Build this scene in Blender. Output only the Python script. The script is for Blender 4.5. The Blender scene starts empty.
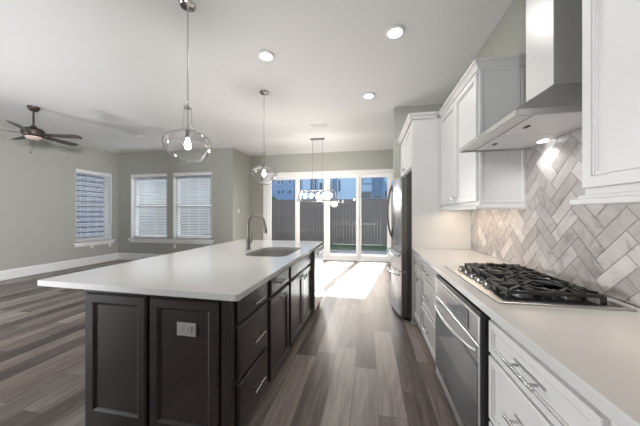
import bpy, bmesh, math, random
from mathutils import Vector, Matrix
random.seed(7)
S = bpy.context.scene
COL = S.collection
PI = math.pi

# ------------------------------------------------------------------ camera
F = 252.0
YAW = math.atan(48 / F)
cam_d = bpy.data.cameras.new('camera'); cam = bpy.data.objects.new('camera', cam_d); COL.objects.link(cam)
cam_d.sensor_fit = 'HORIZONTAL'; cam_d.sensor_width = 36.0; cam_d.lens = 36.0 * F / 640.0
cam_d.shift_y = 1.0 / 640.0
cam_d.clip_start = 0.02; cam_d.clip_end = 400
cam.location = (0, 0, 1.32); cam.rotation_euler = (PI / 2, 0, YAW)
S.camera = cam

# ------------------------------------------------------------------ view
S.view_settings.view_transform = 'Standard'; S.view_settings.look = 'None'
S.view_settings.exposure = 0.3; S.view_settings.gamma = 1.0
S.view_settings.use_curve_mapping = False
S.cycles.max_bounces = 10; S.cycles.diffuse_bounces = 6; S.cycles.glossy_bounces = 4
S.cycles.transparent_max_bounces = 24; S.cycles.sample_clamp_indirect = 6.0
S.cycles.use_denoising = True
S.cycles.caustics_reflective = False; S.cycles.caustics_refractive = False

# ------------------------------------------------------------------ sky
w = bpy.data.worlds.new('world'); S.world = w; w.use_nodes = True
nt = w.node_tree; nt.nodes.clear()
sky = nt.nodes.new('ShaderNodeTexSky'); sky.sky_type = 'NISHITA'; sky.sun_disc = False
sky.sun_elevation = math.radians(36); sky.sun_rotation = math.radians(10); sky.air_density = 1.0; sky.dust_density = 1.5
bg = nt.nodes.new('ShaderNodeBackground'); bg.inputs['Strength'].default_value = 1.15
wo = nt.nodes.new('ShaderNodeOutputWorld')
wt = nt.nodes.new('ShaderNodeMix'); wt.data_type = 'RGBA'; wt.blend_type = 'MULTIPLY'; wt.inputs[0].default_value = 1.0; wt.inputs[7].default_value = (1.0, 0.90, 0.78, 1)
nt.links.new(sky.outputs[0], wt.inputs[6]); nt.links.new(wt.outputs[2], bg.inputs[0]); nt.links.new(bg.outputs[0], wo.inputs[0])

# ------------------------------------------------------------------ sun and large lights
def light(name, kind, loc, energy, color=(1, 1, 1), rot=(0, 0, 0), **kw):
    d = bpy.data.lights.new(name, kind); d.energy = energy; d.color = color
    for k, v in kw.items(): setattr(d, k, v)
    o = bpy.data.objects.new(name, d); COL.objects.link(o); o.location = loc; o.rotation_euler = rot
    return o
sun = light('sun', 'SUN', (0, 12, 9), 36.0, (1.0, 0.96, 0.90), angle=0.006)
sdir = Vector((-0.178, -1.0, -0.727)).normalized()
sun.rotation_euler = sdir.to_track_quat('-Z', 'Y').to_euler()
# added fill lights behind the camera, standing for no real lamp in the room
FC = (0.965, 0.98, 1.0)
def aim(o, p): o.rotation_euler = (Vector(p) - o.location).to_track_quat('-Z', 'Y').to_euler(); return o
light('bounce_fill', 'AREA', (-0.6, -1.4, 0.7), 36, FC, (PI, 0, 0), shape='DISK', size=2.6)  # added upward fill, brightens the kitchen by way of the ceiling
light('bounce_fill_living', 'AREA', (-4.6, -0.4, 0.35), 10, FC, (PI, 0, 0), shape='DISK', size=3.2)
aim(light('bounce_fill_spot', 'SPOT', (-6.9, -1.8, 0.9), 330, FC, spot_size=1.35, spot_blend=1.0, shadow_soft_size=0.25), (-3.2, 4.4, 3.07))  # added fill, lifts the far ceiling of the living area
aim(light('bounce_fill_spot', 'SPOT', (-6.95, -0.6, 0.9), 480, FC, spot_size=1.0, spot_blend=1.0, shadow_soft_size=0.25), (-1.4, 5.8, 3.07))
aim(light('fill_spot_rear', 'SPOT', (1.0, -1.0, 1.7), 1900, FC, spot_size=0.84, spot_blend=1.0, shadow_soft_size=0.25), (-7.1, 2.9, 1.9))  # added fill that brightens the left wall
aim(light('fill_spot_rear', 'SPOT', (-6.9, -1.2, 1.1), 1150, FC, spot_size=0.70, spot_blend=1.0, shadow_soft_size=0.3), (1.1, 1.3, 0.1))  # added fill for the cabinet fronts of the right run

aim(light('fill_spot_rear', 'SPOT', (-0.9, -2.6, 2.3), 150, FC, spot_size=0.62, spot_blend=1.0, shadow_soft_size=0.06), (0.9, 2.6, 2.0))  # added fill for the wall cabinet's camera-facing side

# ------------------------------------------------------------------ materials
M = {}
def mat(name, col, rough=0.5, metal=0.0, spec=0.5, coat=0.0, noise=None, bump=None, emit=None, es=0.0):
    m = bpy.data.materials.new(name); m.use_nodes = True; n = m.node_tree
    b = n.nodes['Principled BSDF']
    b.inputs['Base Color'].default_value = (*col, 1); b.inputs['Roughness'].default_value = rough
    b.inputs['Metallic'].default_value = metal; b.inputs['Specular IOR Level'].default_value = spec
    b.inputs['Coat Weight'].default_value = coat; b.inputs['Coat Roughness'].default_value = 0.14
    tc = n.nodes.new('ShaderNodeTexCoord')
    if noise:
        sc, amt = noise[0], noise[1]
        mp = n.nodes.new('ShaderNodeMapping'); mp.inputs['Scale'].default_value = noise[2] if len(noise) > 2 else (1, 1, 1)
        n.links.new(tc.outputs['Object'], mp.inputs[0])
        t = n.nodes.new('ShaderNodeTexNoise'); t.inputs['Scale'].default_value = sc; t.inputs['Detail'].default_value = 4
        n.links.new(mp.outputs[0], t.inputs[0])
        r = n.nodes.new('ShaderNodeMapRange'); r.inputs[3].default_value = 1 - amt; r.inputs[4].default_value = 1 + amt
        n.links.new(t.outputs[0], r.inputs[0])
        mx = n.nodes.new('ShaderNodeVectorMath'); mx.operation = 'SCALE'; mx.inputs[0].default_value = col
        n.links.new(r.outputs[0], mx.inputs['Scale']); n.links.new(mx.outputs[0], b.inputs['Base Color'])
    if bump:
        t = n.nodes.new('ShaderNodeTexNoise'); t.inputs['Scale'].default_value = bump[0]; t.inputs['Detail'].default_value = 3
        n.links.new(tc.outputs['Object'], t.inputs[0])
        bp = n.nodes.new('ShaderNodeBump'); bp.inputs['Strength'].default_value = bump[1]; bp.inputs['Distance'].default_value = 0.002
        n.links.new(t.outputs[0], bp.inputs['Height']); n.links.new(bp.outputs[0], b.inputs['Normal'])
    if emit:
        b.inputs['Emission Color'].default_value = (*emit, 1); b.inputs['Emission Strength'].default_value = es
    M[name] = m
    return m
def glass(name, tint, refl, edge=0.0, top=0.6):
    m = bpy.data.materials.new(name); m.use_nodes = True; n = m.node_tree; n.nodes.clear()
    o = n.nodes.new('ShaderNodeOutputMaterial'); mx = n.nodes.new('ShaderNodeMixShader')
    tr = n.nodes.new('ShaderNodeBsdfTransparent'); gl = n.nodes.new('ShaderNodeBsdfGlossy')
    gl.inputs['Roughness'].default_value = 0.0
    lw = n.nodes.new('ShaderNodeLayerWeight'); lw.inputs['Blend'].default_value = 0.25
    mr = n.nodes.new('ShaderNodeMapRange'); mr.inputs[3].default_value = refl; mr.inputs[4].default_value = top
    n.links.new(lw.outputs['Fresnel'], mr.inputs[0]); n.links.new(mr.outputs[0], mx.inputs[0])
    if edge:
        cr = n.nodes.new('ShaderNodeMapRange'); cr.inputs[1].default_value = 0.35; cr.inputs[3].default_value = 1.0; cr.inputs[4].default_value = edge
        cc = n.nodes.new('ShaderNodeCombineColor')
        n.links.new(lw.outputs['Facing'], cr.inputs[0])
        for i in range(3): n.links.new(cr.outputs[0], cc.inputs[i])
        n.links.new(cc.outputs[0], tr.inputs[0])
    else: tr.inputs[0].default_value = (*tint, 1)
    n.links.new(tr.outputs[0], mx.inputs[1]); n.links.new(gl.outputs[0], mx.inputs[2]); n.links.new(mx.outputs[0], o.inputs[0])
    M[name] = m
mat('wall_paint', (0.385, 0.39, 0.355), 0.85, bump=(220, 0.06), noise=(2.0, 0.015))
mat('ceiling_paint', (0.72, 0.72, 0.72), 0.9, bump=(160, 0.08))
mat('white_trim', (0.78, 0.78, 0.78), 0.4)
mat('cabinet_white', (0.64, 0.64, 0.635), 0.38, noise=(3, 0.01))
mat('cabinet_shadow', (0.05, 0.05, 0.05), 0.8)
mat('cabinet_dark', (0.021, 0.0150, 0.0145), 0.36, spec=0.4, coat=0.3, noise=(6, 0.12, (1, 1, 0.2)))
mat('quartz', (0.58, 0.575, 0.57), 0.09, noise=(9, 0.02))
mat('steel', (0.56, 0.56, 0.56), 0.28, 1.0, noise=(4, 0.06, (1, 1, 60)))
mat('steel_satin', (0.62, 0.62, 0.62), 0.38, 1.0)
mat('steel_hood', (0.52, 0.52, 0.52), 0.42, 0.9)
mat('steel_pale', (0.80, 0.80, 0.80), 0.45, 0.45)
mat('steel_handle', (0.55, 0.55, 0.55), 0.25, 1.0)
mat('fridge_side', (0.085, 0.08, 0.072), 0.5, 0.3)
mat('fridge_edge', (0.13, 0.125, 0.112), 0.45, 0.3)
mat('fridge_steel', (0.55, 0.56, 0.57), 0.22, 1.0, noise=(3, 0.05, (1, 60, 1)))
mat('nickel', (0.24, 0.235, 0.225), 0.33, 1.0)
mat('chrome', (0.62, 0.62, 0.62), 0.12, 1.0)
mat('iron', (0.018, 0.018, 0.018), 0.5, noise=(60, 0.2))
mat('black_enamel', (0.02, 0.02, 0.022), 0.12)
mat('black_plastic', (0.015, 0.015, 0.016), 0.35)
mat('oven_glass', (0.035, 0.037, 0.04), 0.06, 0.0, 0.8)
mat('sink_metal', (0.42, 0.41, 0.40), 0.5, 0.6)
mat('bronze', (0.055, 0.04, 0.033), 0.45, 0.6)
mat('fan_blade', (0.075, 0.066, 0.06), 0.5, noise=(5, 0.2, (1, 8, 1)))
mat('plastic_white', (0.75, 0.75, 0.74), 0.4)
mat('slat_white', (0.40, 0.42, 0.44), 0.45)
mat('outlet_grey', (0.33, 0.31, 0.30), 0.4)
mat('vinyl_white', (0.82, 0.82, 0.82), 0.35)
mat('lamp_disc', (0.9, 0.9, 0.9), 0.5, emit=(1, 0.98, 0.95), es=4.0)
mat('bulb', (0.9, 0.9, 0.9), 0.3, emit=(1, 0.95, 0.88), es=14.0)
mat('led_strip', (0.9, 0.9, 0.9), 0.5, emit=(1, 0.80, 0.58), es=5.0)
mat('fan_lens', (0.42, 0.34, 0.30), 0.4, emit=(1, 0.8, 0.7), es=0.1)
mat('concrete', (0.20, 0.195, 0.19), 0.85, noise=(4, 0.12))
mat('fence_wood', (0.155, 0.128, 0.118), 0.85, noise=(7, 0.3, (3, 3, 0.35)))
mat('grass', (0.045, 0.075, 0.03), 0.9, noise=(12, 0.4))
mat('foliage', (0.06, 0.13, 0.03), 0.8, noise=(3, 0.5))
mat('bark', (0.08, 0.06, 0.05), 0.9)
mat('siding_blue', (0.25, 0.31, 0.44), 0.8, noise=(2, 0.1))
mat('siding_light', (0.50, 0.57, 0.70), 0.8, noise=(2, 0.05))
mat('siding_grey', (0.17, 0.22, 0.32), 0.8)
mat('far_window', (0.03, 0.045, 0.08), 0.15)
mat('far_window_light', (0.30, 0.45, 0.62), 0.2)
mat('house_siding', (0.10, 0.11, 0.14), 0.8)
glass('window_glass', (0.70, 0.73, 0.75), 0.03)
glass('clear_glass', (1, 1, 1), 0.02, edge=0.72, top=0.4)

def floor_material():
    m = bpy.data.materials.new('plank_floor'); m.use_nodes = True; n = m.node_tree; L = n.links
    b = n.nodes['Principled BSDF']
    tc = n.nodes.new('ShaderNodeTexCoord'); sp = n.nodes.new('ShaderNodeSeparateXYZ'); L.new(tc.outputs['Object'], sp.inputs[0])
    def math_(op, a, b_=None, c=None):
        k = n.nodes.new('ShaderNodeMath'); k.operation = op
        for i, v in enumerate((a, b_, c)):
            if v is None: continue
            if isinstance(v, (int, float)): k.inputs[i].default_value = v
            else: L.new(v, k.inputs[i])
        return k.outputs[0]
    W, LN = 0.182, 1.22
    u = math_('DIVIDE', math_('ADD', sp.outputs[0], 20.055), W); row = math_('FLOOR', u); fu = math_('FRACT', u)
    wn = n.nodes.new('ShaderNodeTexWhiteNoise'); wn.noise_dimensions = '1D'; L.new(row, wn.inputs['W'])
    v = math_('ADD', math_('DIVIDE', math_('ADD', sp.outputs[1], 20), LN), wn.outputs['Value'])
    colm = math_('FLOOR', v); fv = math_('FRACT', v)
    cb = n.nodes.new('ShaderNodeCombineXYZ'); L.new(row, cb.inputs[0]); L.new(colm, cb.inputs[1])
    w2 = n.nodes.new('ShaderNodeTexWhiteNoise'); w2.noise_dimensions = '3D'; L.new(cb.outputs[0], w2.inputs['Vector'])
    # grain: stretched noise shifted per plank
    sc = n.nodes.new('ShaderNodeVectorMath'); sc.operation = 'SCALE'; sc.inputs['Scale'].default_value = 37.0; L.new(w2.outputs['Color'], sc.inputs[0])
    ad = n.nodes.new('ShaderNodeVectorMath'); ad.operation = 'ADD'; L.new(tc.outputs['Object'], ad.inputs[0]); L.new(sc.outputs[0], ad.inputs[1])
    mp = n.nodes.new('ShaderNodeMapping'); mp.inputs['Scale'].default_value = (9, 0.7, 1); L.new(ad.outputs[0], mp.inputs[0])
    g = n.nodes.new('ShaderNodeTexNoise'); g.inputs['Scale'].default_value = 3.0; g.inputs['Detail'].default_value = 7; g.inputs['Roughness'].default_value = 0.62
    g.inputs['Distortion'].default_value = 0.8; L.new(mp.outputs[0], g.inputs[0])
    mp2 = n.nodes.new('ShaderNodeMapping'); mp2.inputs['Scale'].default_value = (2.2, 0.5, 1); L.new(ad.outputs[0], mp2.inputs[0])
    g2 = n.nodes.new('ShaderNodeTexNoise'); g2.inputs['Scale'].default_value = 2.0; g2.inputs['Detail'].default_value = 3; L.new(mp2.outputs[0], g2.inputs[0])
    t = math_('ADD', math_('MULTIPLY', w2.outputs['Value'], 0.75), math_('ADD', math_('MULTIPLY', g.outputs[0], 1.3), math_('MULTIPLY', g2.outputs[0], 0.7)))
    t = math_('SUBTRACT', t, 0.88)
    r = n.nodes.new('ShaderNodeValToRGB'); e = r.color_ramp.elements
    e[0].position = 0.0; e[0].color = (0.060, 0.044, 0.040, 1)
    e[1].position = 1.0; e[1].color = (0.40, 0.355, 0.325, 1)
    k = e.new(0.35); k.color = (0.135, 0.106, 0.095, 1)
    k = e.new(0.65); k.color = (0.25, 0.21, 0.188, 1)
    L.new(t, r.inputs[0])
    edge = math_('MINIMUM', math_('MINIMUM', fu, math_('SUBTRACT', 1.0, fu)), math_('MULTIPLY', math_('MINIMUM', fv, math_('SUBTRACT', 1.0, fv)), LN / W))
    gap = math_('GREATER_THAN', edge, 0.007)
    mx = n.nodes.new('ShaderNodeMix'); mx.data_type = 'RGBA'; L.new(gap, mx.inputs[0]); mx.inputs[6].default_value = (0.055, 0.045, 0.04, 1)
    L.new(r.outputs[0], mx.inputs[7]); L.new(mx.outputs[2], b.inputs['Base Color'])
    b.inputs['Roughness'].default_value = 0.36
    rr = n.nodes.new('ShaderNodeMapRange'); rr.inputs[3].default_value = 0.28; rr.inputs[4].default_value = 0.46; L.new(g.outputs[0], rr.inputs[0]); L.new(rr.outputs[0], b.inputs['Roughness'])
    bp = n.nodes.new('ShaderNodeBump'); bp.inputs['Strength'].default_value = 0.25; bp.inputs['Distance'].default_value = 0.002
    L.new(math_('ADD', g.outputs[0], math_('MULTIPLY', gap, 0.6)), bp.inputs['Height']); L.new(bp.outputs[0], b.inputs['Normal'])
    M['plank_floor'] = m
floor_material()

def tile_material():
    m = bpy.data.materials.new('marble_tile'); m.use_nodes = True; n = m.node_tree; L = n.links
    b = n.nodes['Principled BSDF']
    at = n.nodes.new('ShaderNodeAttribute'); at.attribute_name = 'tint'
    tc = n.nodes.new('ShaderNodeTexCoord')
    sc = n.nodes.new('ShaderNodeVectorMath'); sc.operation = 'SCALE'; sc.inputs['Scale'].default_value = 23.0; L.new(at.outputs['Color'], sc.inputs[0])
    ad = n.nodes.new('ShaderNodeVectorMath'); ad.operation = 'ADD'; L.new(tc.outputs['Object'], ad.inputs[0]); L.new(sc.outputs[0], ad.inputs[1])
    g = n.nodes.new('ShaderNodeTexNoise'); g.inputs['Scale'].default_value = 7; g.inputs['Detail'].default_value = 6; g.inputs['Distortion'].default_value = 1.6; L.new(ad.outputs[0], g.inputs[0])
    r = n.nodes.new('ShaderNodeValToRGB'); e = r.color_ramp.elements
    e[0].position = 0.30; e[0].color = (0.66, 0.67, 0.68, 1); e[1].position = 0.62; e[1].color = (1, 1, 1, 1)
    k = e.new(0.46); k.color = (0.93, 0.92, 0.91, 1)
    L.new(g.outputs[0], r.inputs[0])
    r2 = n.nodes.new('ShaderNodeValToRGB'); e = r2.color_ramp.elements
    e[0].position = 0.0; e[0].color = (0.40, 0.375, 0.365, 1); e[1].position = 1.0; e[1].color = (0.61, 0.58, 0.57, 1)
    L.new(at.outputs['Fac'], r2.inputs[0])
    mx = n.nodes.new('ShaderNodeMix'); mx.data_type = 'RGBA'; mx.blend_type = 'MULTIPLY'; mx.inputs[0].default_value = 1.0
    L.new(r.outputs[0], mx.inputs[6]); L.new(r2.outputs[0], mx.inputs[7]); L.new(mx.outputs[2], b.inputs['Base Color'])
    b.inputs['Roughness'].default_value = 0.22
    M['marble_tile'] = m
tile_material()
mat('grout', (0.33, 0.31, 0.30), 0.9)

# ------------------------------------------------------------------ mesh helpers
WP = {}
class MB:
    def __init__(s): s.bm = bmesh.new()
    def box(s, x0, x1, y0, y1, z0, z1, bev=0.0, seg=1):
        x0, x1 = sorted((x0, x1)); y0, y1 = sorted((y0, y1)); z0, z1 = sorted((z0, z1))
        r = bmesh.ops.create_cube(s.bm, size=1.0)
        vs = r['verts']
        for v in vs:
            v.co = Vector(((x0 + x1) / 2 + v.co.x * (x1 - x0), (y0 + y1) / 2 + v.co.y * (y1 - y0), (z0 + z1) / 2 + v.co.z * (z1 - z0)))
        if bev:
            es = list({e for v in vs for e in v.link_edges})
            bmesh.ops.bevel(s.bm, geom=es, offset=min(bev, 0.45 * min(x1 - x0, y1 - y0, z1 - z0)), segments=seg, profile=0.5, affect='EDGES')
        return s
    def cyl(s, p0, p1, r0, r1=None, seg=20, cap=True):
        r1 = r0 if r1 is None else r1
        p0, p1 = Vector(p0), Vector(p1); ax = (p1 - p0).normalized()
        u = ax.orthogonal().normalized(); v = ax.cross(u)
        A = [s.bm.verts.new(p0 + (u * math.cos(2 * PI * i / seg) + v * math.sin(2 * PI * i / seg)) * r0) for i in range(seg)]
        B = [s.bm.verts.new(p1 + (u * math.cos(2 * PI * i / seg) + v * math.sin(2 * PI * i / seg)) * r1) for i in range(seg)]
        for i in range(seg): s.bm.faces.new((A[i], A[(i + 1) % seg], B[(i + 1) % seg], B[i]))
        if cap: s.bm.faces.new(A[::-1]); s.bm.faces.new(B)
        return s
    def tube(s, pts, r, seg=12, cap=True):
        pts = [Vector(p) for p in pts]; rs = r if isinstance(r, (list, tuple)) else [r] * len(pts)
        ref = None; rings = []
        for i, p in enumerate(pts):
            d = (pts[min(i + 1, len(pts) - 1)] - pts[max(i - 1, 0)]).normalized()
            if ref is None: ref = d.orthogonal().normalized()
            else: ref = (ref - d * ref.dot(d)).normalized()
            v = d.cross(ref)
            rings.append([s.bm.verts.new(p + (ref * math.cos(2 * PI * k / seg) + v * math.sin(2 * PI * k / seg)) * rs[i]) for k in range(seg)])
        for A, B in zip(rings, rings[1:]):
            for k in range(seg): s.bm.faces.new((A[k], A[(k + 1) % seg], B[(k + 1) % seg], B[k]))
        if cap: s.bm.faces.new(rings[0][::-1]); s.bm.faces.new(rings[-1])
        return s
    def lathe(s, prof, c, seg=40, closed=False):
        rings = []
        for r, z in prof:
            rings.append([s.bm.verts.new((c[0] + r * math.cos(2 * PI * k / seg), c[1] + r * math.sin(2 * PI * k / seg), c[2] + z)) for k in range(seg)] if r > 1e-5 else [s.bm.verts.new((c[0], c[1], c[2] + z))])
        prs = list(zip(rings, rings[1:])) + ([(rings[-1], rings[0])] if closed else [])
        for A, B in prs:
            for k in range(seg):
                k2 = (k + 1) % seg
                if len(A) == 1 and len(B) == 1: continue
                if len(A) == 1: s.bm.faces.new((A[0], B[k2], B[k]))
                elif len(B) == 1: s.bm.faces.new((A[k], A[k2], B[0]))
                else: s.bm.faces.new((A[k], A[k2], B[k2], B[k]))
        return s
    def prism(s, poly, fn, a, b):
        A = [s.bm.verts.new(fn(p[0], p[1], a)) for p in poly]; B = [s.bm.verts.new(fn(p[0], p[1], b)) for p in poly]
        n = len(poly)
        for i in range(n): s.bm.faces.new((A[i], A[(i + 1) % n], B[(i + 1) % n], B[i]))
        s.bm.faces.new(A[::-1]); s.bm.faces.new(B)
        return s
    def rings(s, fn, u0, u1, z0, z1, prof):
        """a rectangular panel whose cross-section is prof = [(inset, depth), ...]; fn maps (u, depth, z) to the world"""
        R = []
        for ins, d in prof:
            R.append([s.bm.verts.new(fn(*q)) for q in ((u0 + ins, d, z0 + ins), (u1 - ins, d, z0 + ins), (u1 - ins, d, z1 - ins), (u0 + ins, d, z1 - ins))])
        for A, B in zip(R, R[1:]):
            for k in range(4): s.bm.faces.new((A[k], A[(k + 1) % 4], B[(k + 1) % 4], B[k]))
        s.bm.faces.new(R[0][::-1]); s.bm.faces.new(R[-1])
        return s
    def sweep(s, path, prof, closed_prof=True):
        """prof = [(offset to the left of the path, z)] mitred along the 2D path"""
        P = [Vector((p[0], p[1])) for p in path]; R = []
        for i, p in enumerate(P):
            d0 = (P[i] - P[i - 1]).normalized() if i else (P[1] - P[0]).normalized()
            d1 = (P[i + 1] - P[i]).normalized() if i < len(P) - 1 else d0
            n0 = Vector((-d0.y, d0.x)); n1 = Vector((-d1.y, d1.x)); m = (n0 + n1).normalized(); k = 1 / max(0.2, m.dot(n0))
            R.append([s.bm.verts.new((p.x + m.x * o * k, p.y + m.y * o * k, z)) for o, z in prof])
        n = len(prof)
        for A, B in zip(R, R[1:]):
            for k in range(n): s.bm.faces.new((A[k], A[(k + 1) % n], B[(k + 1) % n], B[k]))
        s.bm.faces.new(R[0][::-1]); s.bm.faces.new(R[-1])
        return s
    def build(s, name, m, parent=None, smooth=False, ang=35, solid=True):
        if solid: bmesh.ops.recalc_face_normals(s.bm, faces=s.bm.faces[:])
        me = bpy.data.meshes.new(name)
        if parent is not None:
            off = WP[parent.name]
        else:
            xs = [v.co for v in s.bm.verts]
            off = Vector(((min(c.x for c in xs) + max(c.x for c in xs)) / 2, (min(c.y for c in xs) + max(c.y for c in xs)) / 2, min(c.z for c in xs)))
        for v in s.bm.verts: v.co -= off
        s.bm.to_mesh(me); s.bm.free()
        me.materials.append(M[m])
        if smooth:
            for p in me.polygons: p.use_smooth = True
            try: me.set_sharp_from_angle(angle=math.radians(ang))
            except Exception: pass
        o = bpy.data.objects.new(name, me); COL.objects.link(o)
        if parent is not None: o.parent = parent; o.location = (0, 0, 0)
        else: o.location = off
        WP[o.name] = Vector(off)
        return o
def tag(o, label, cat, group=None, kind=None):
    o['label'] = label; o['category'] = cat
    if group: o['group'] = group
    if kind: o['kind'] = kind
    return o
def thing(name, label, cat, loc, group=None):
    o = bpy.data.objects.new(name, None); COL.objects.link(o); o.location = loc; o.empty_display_size = 0.1
    WP[o.name] = Vector(loc)
    return tag(o, label, cat, group)
def struct(o): o['kind'] = 'structure'; return o
def sempty(name, loc):
    o = bpy.data.objects.new(name, None); COL.objects.link(o); o.location = loc; WP[o.name] = Vector(loc); return struct(o)
def bx(name, m, parent, x0, x1, y0, y1, z0, z1, bev=0.002):
    return MB().box(x0, x1, y0, y1, z0, z1, bev).build(name, m, parent)
def copy_tree(o, parent=None):
    c = o.copy(); COL.objects.link(c); c.parent = parent
    for ch in list(o.children): copy_tree(ch, c)
    return c

# ------------------------------------------------------------------ the room shell
H = 3.07; XL = -7.15; XR = 1.17; YB = 6.10; XJ = -3.50; YF = 7.08; YN = -3.2; T = 0.22
struct(MB().box(XL - T, XR + T, YN - T, YF + T, -0.12, 0.0).build('floor', 'plank_floor'))
struct(MB().box(XL - T, XR + T, YN - T, YF + T, H, H + 0.15).build('ceiling', 'ceiling_paint'))
# left wall with one opening
WY0, WY1, WZ0, WZ1 = 5.03, 5.93, 0.60, 2.46
b = MB().box(XL - T, XL, YN - T, WY0, 0, H).box(XL - T, XL, WY1, YB + T, 0, H).box(XL - T, XL, WY0, WY1, 0, WZ0).box(XL - T, XL, WY0, WY1, WZ1, H)
struct(b.build('wall_left', 'wall_paint'))
BW = [(-6.70, -5.50), (-5.31, -4.12)]; BZ0, BZ1 = 0.62, 2.46
b = MB().box(XL, BW[0][0], YB, YB + T, 0, H).box(BW[0][1], BW[1][0], YB, YB + T, 0, H).box(BW[1][1], XJ, YB, YB + T, 0, H)
for x0, x1 in BW: b.box(x0, x1, YB, YB + T, 0, BZ0).box(x0, x1, YB, YB + T, BZ1, H)
struct(b.build('wall_back', 'wall_paint'))
struct(MB().box(XJ - T, XJ, YB + T, YF + T, 0, H).build('wall_return', 'wall_paint'))
DX0, DX1, DZ1 = -3.00, 0.66, 2.47
b = MB().box(XJ, DX0, YF, YF + T, 0, H).box(DX1, XR, YF, YF + T, 0, H).box(DX0, DX1, YF, YF + T, DZ1, H)
struct(b.build('wall_far', 'wall_paint'))
struct(MB().box(XR, XR + T, YN - T, YF + T, 0, H).build('wall_right', 'wall_paint'))
struct(MB().box(0.42, XR, 4.29, 4.41, 0, H).build('wall_alcove', 'wall_paint'))
struct(MB().box(XL, XR, YN - T, YN, 0, H).build('wall_rear', 'wall_paint'))
# baseboards (the path runs with the room on its left)
bp = [(0, 0), (0.018, 0), (0.018, 0.165), (0.012, 0.185), (0.006, 0.195), (0, 0.195)]
struct(MB().sweep([(XL, YB), (XL, YN)], bp).build('baseboard_left', 'white_trim'))
struct(MB().sweep([(XJ, YB), (XL + 0.018, YB)], bp).build('baseboard_back', 'white_trim'))
struct(MB().sweep([(DX0 - 0.09, YF), (XJ, YF), (XJ, YB)], bp).build('baseboard_return', 'white_trim'))

# windows
def window(name, fn, u0, u1, z0, z1, blind_label, slat_tilt, group, jamb_w=0.02):
    """fn(u, d, z): d = depth outwards from the wall face"""
    r = sempty(name, fn((u0 + u1) / 2, 0.1, z0))
    def B(bm, a0, a1, d0, d1, c0, c1, bev=0.003):
        p, q = fn(a0, d0, c0), fn(a1, d1, c1); bm.box(p[0], q[0], p[1], q[1], p[2], q[2], bev)
    b = MB(); B(b, u0, u0 + 0.012, 0.001, 0.14, z0, z1); B(b, u1 - 0.012, u1, 0.001, 0.14, z0, z1); B(b, u0, u1, 0.001, 0.14, z1 - 0.012, z1)
    b.build('jamb', 'white_trim', r)
    b = MB(); fw = 0.05
    B(b, u0, u0 + fw, 0.13, 0.20, z0, z1); B(b, u1 - fw, u1, 0.13, 0.20, z0, z1)
    B(b, u0 + fw, u1 - fw, 0.13, 0.20, z0, z0 + fw); B(b, u0 + fw, u1 - fw, 0.13, 0.20, z1 - fw, z1)
    b.build('frame', 'vinyl_white', r)
    zm = (z0 + z1) / 2 + 0.02
    for a, c, d in ((z0 + fw, zm + 0.02, 0.150), (zm - 0.02, z1 - fw, 0.170)):
        b = MB(); s_ = 0.035
        B(b, u0 + fw, u0 + fw + s_, d, d + 0.018, a, c); B(b, u1 - fw - s_, u1 - fw, d, d + 0.018, a, c)
        B(b, u0 + fw + s_, u1 - fw - s_, d, d + 0.018, a, a + 0.04); B(b, u0 + fw + s_, u1 - fw - s_, d, d + 0.018, c - 0.04, c)
        so = b.build('sash', 'vinyl_white', r)
        g = MB(); B(g, u0 + fw + s_, u1 - fw - s_, d + 0.007, d + 0.011, a + 0.04, c - 0.04, 0); g.build('pane', 'window_glass', so)
    return r
def blind(fn, u0, u1, z0, z1, label, tilt, group, d=0.075, pitch=0.044, depth=0.048, cords=4):
    t = thing('window_blind', label, 'window blind', fn((u0 + u1) / 2, d, z0), group)
    def bb(b, a0, a1, d0, d1, c0, c1, bev=0.002):
        p, q = fn(a0, d0, c0), fn(a1, d1, c1); b.box(p[0], q[0], p[1], q[1], p[2], q[2], bev); return b
    bb(MB(), u0, u1, d - 0.045, d + 0.02, z1 - 0.065, z1).build('valance', 'vinyl_white', t)
    bb(MB(), u0 + 0.005, u1 - 0.005, d - 0.025, d + 0.025, z0, z0 + 0.02).build('bottom_rail', 'vinyl_white', t)
    b = MB(); z = z0 + 0.03; k = 0
    while z < z1 - 0.07:
        ti = math.radians(tilt + random.uniform(-2.5, 2.5)); hd = depth / 2; c_, s_ = math.cos(ti) * hd, math.sin(ti) * hd
        ps = []
        for q in (-1, -0.4, 0.4, 1): ps.append((d + q * c_, z + q * s_ + 0.0025 * (1 - q * q)))
        lo = [(x, y - 0.0018) for x, y in ps[::-1]]
        b.prism(ps + lo, lambda p, q, a: fn(a, p, q), u0 + 0.006, u1 - 0.006)
        z += pitch
    b.build('slats', 'slat_white', t)
    b = MB()
    for i in range(cords):
        u = u0 + 0.12 + (u1 - u0 - 0.24) * i / (cords - 1)
        for dd in (-0.027, 0.027): b.cyl(fn(u, d + dd, z0 + 0.01), fn(u, d + dd, z1 - 0.06), 0.0014, seg=5)
    b.build('cords', 'vinyl_white', t)
    return t
fb = lambda u, d, z: (u, YB + d, z)
fl = lambda u, d, z: (XL - d, u, z)
window('window_1', fl, WY0, WY1, WZ0, WZ1, '', 0, '')
window('window_2', fb, *BW[0], BZ0, BZ1, '', 0, '')
window('window_3', fb, *BW[1], BZ0, BZ1, '', 0, '')
struct(MB().box(XL - 0.12, XL + 0.045, WY0 - 0.06, WY1 + 0.06, WZ0 - 0.045, WZ0 + 0.0, 0.006).box(XL, XL + 0.02, WY0 - 0.03, WY1 + 0.03, WZ0 - 0.11, WZ0 - 0.045, 0.004).build('trim_1', 'white_trim'))
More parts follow.
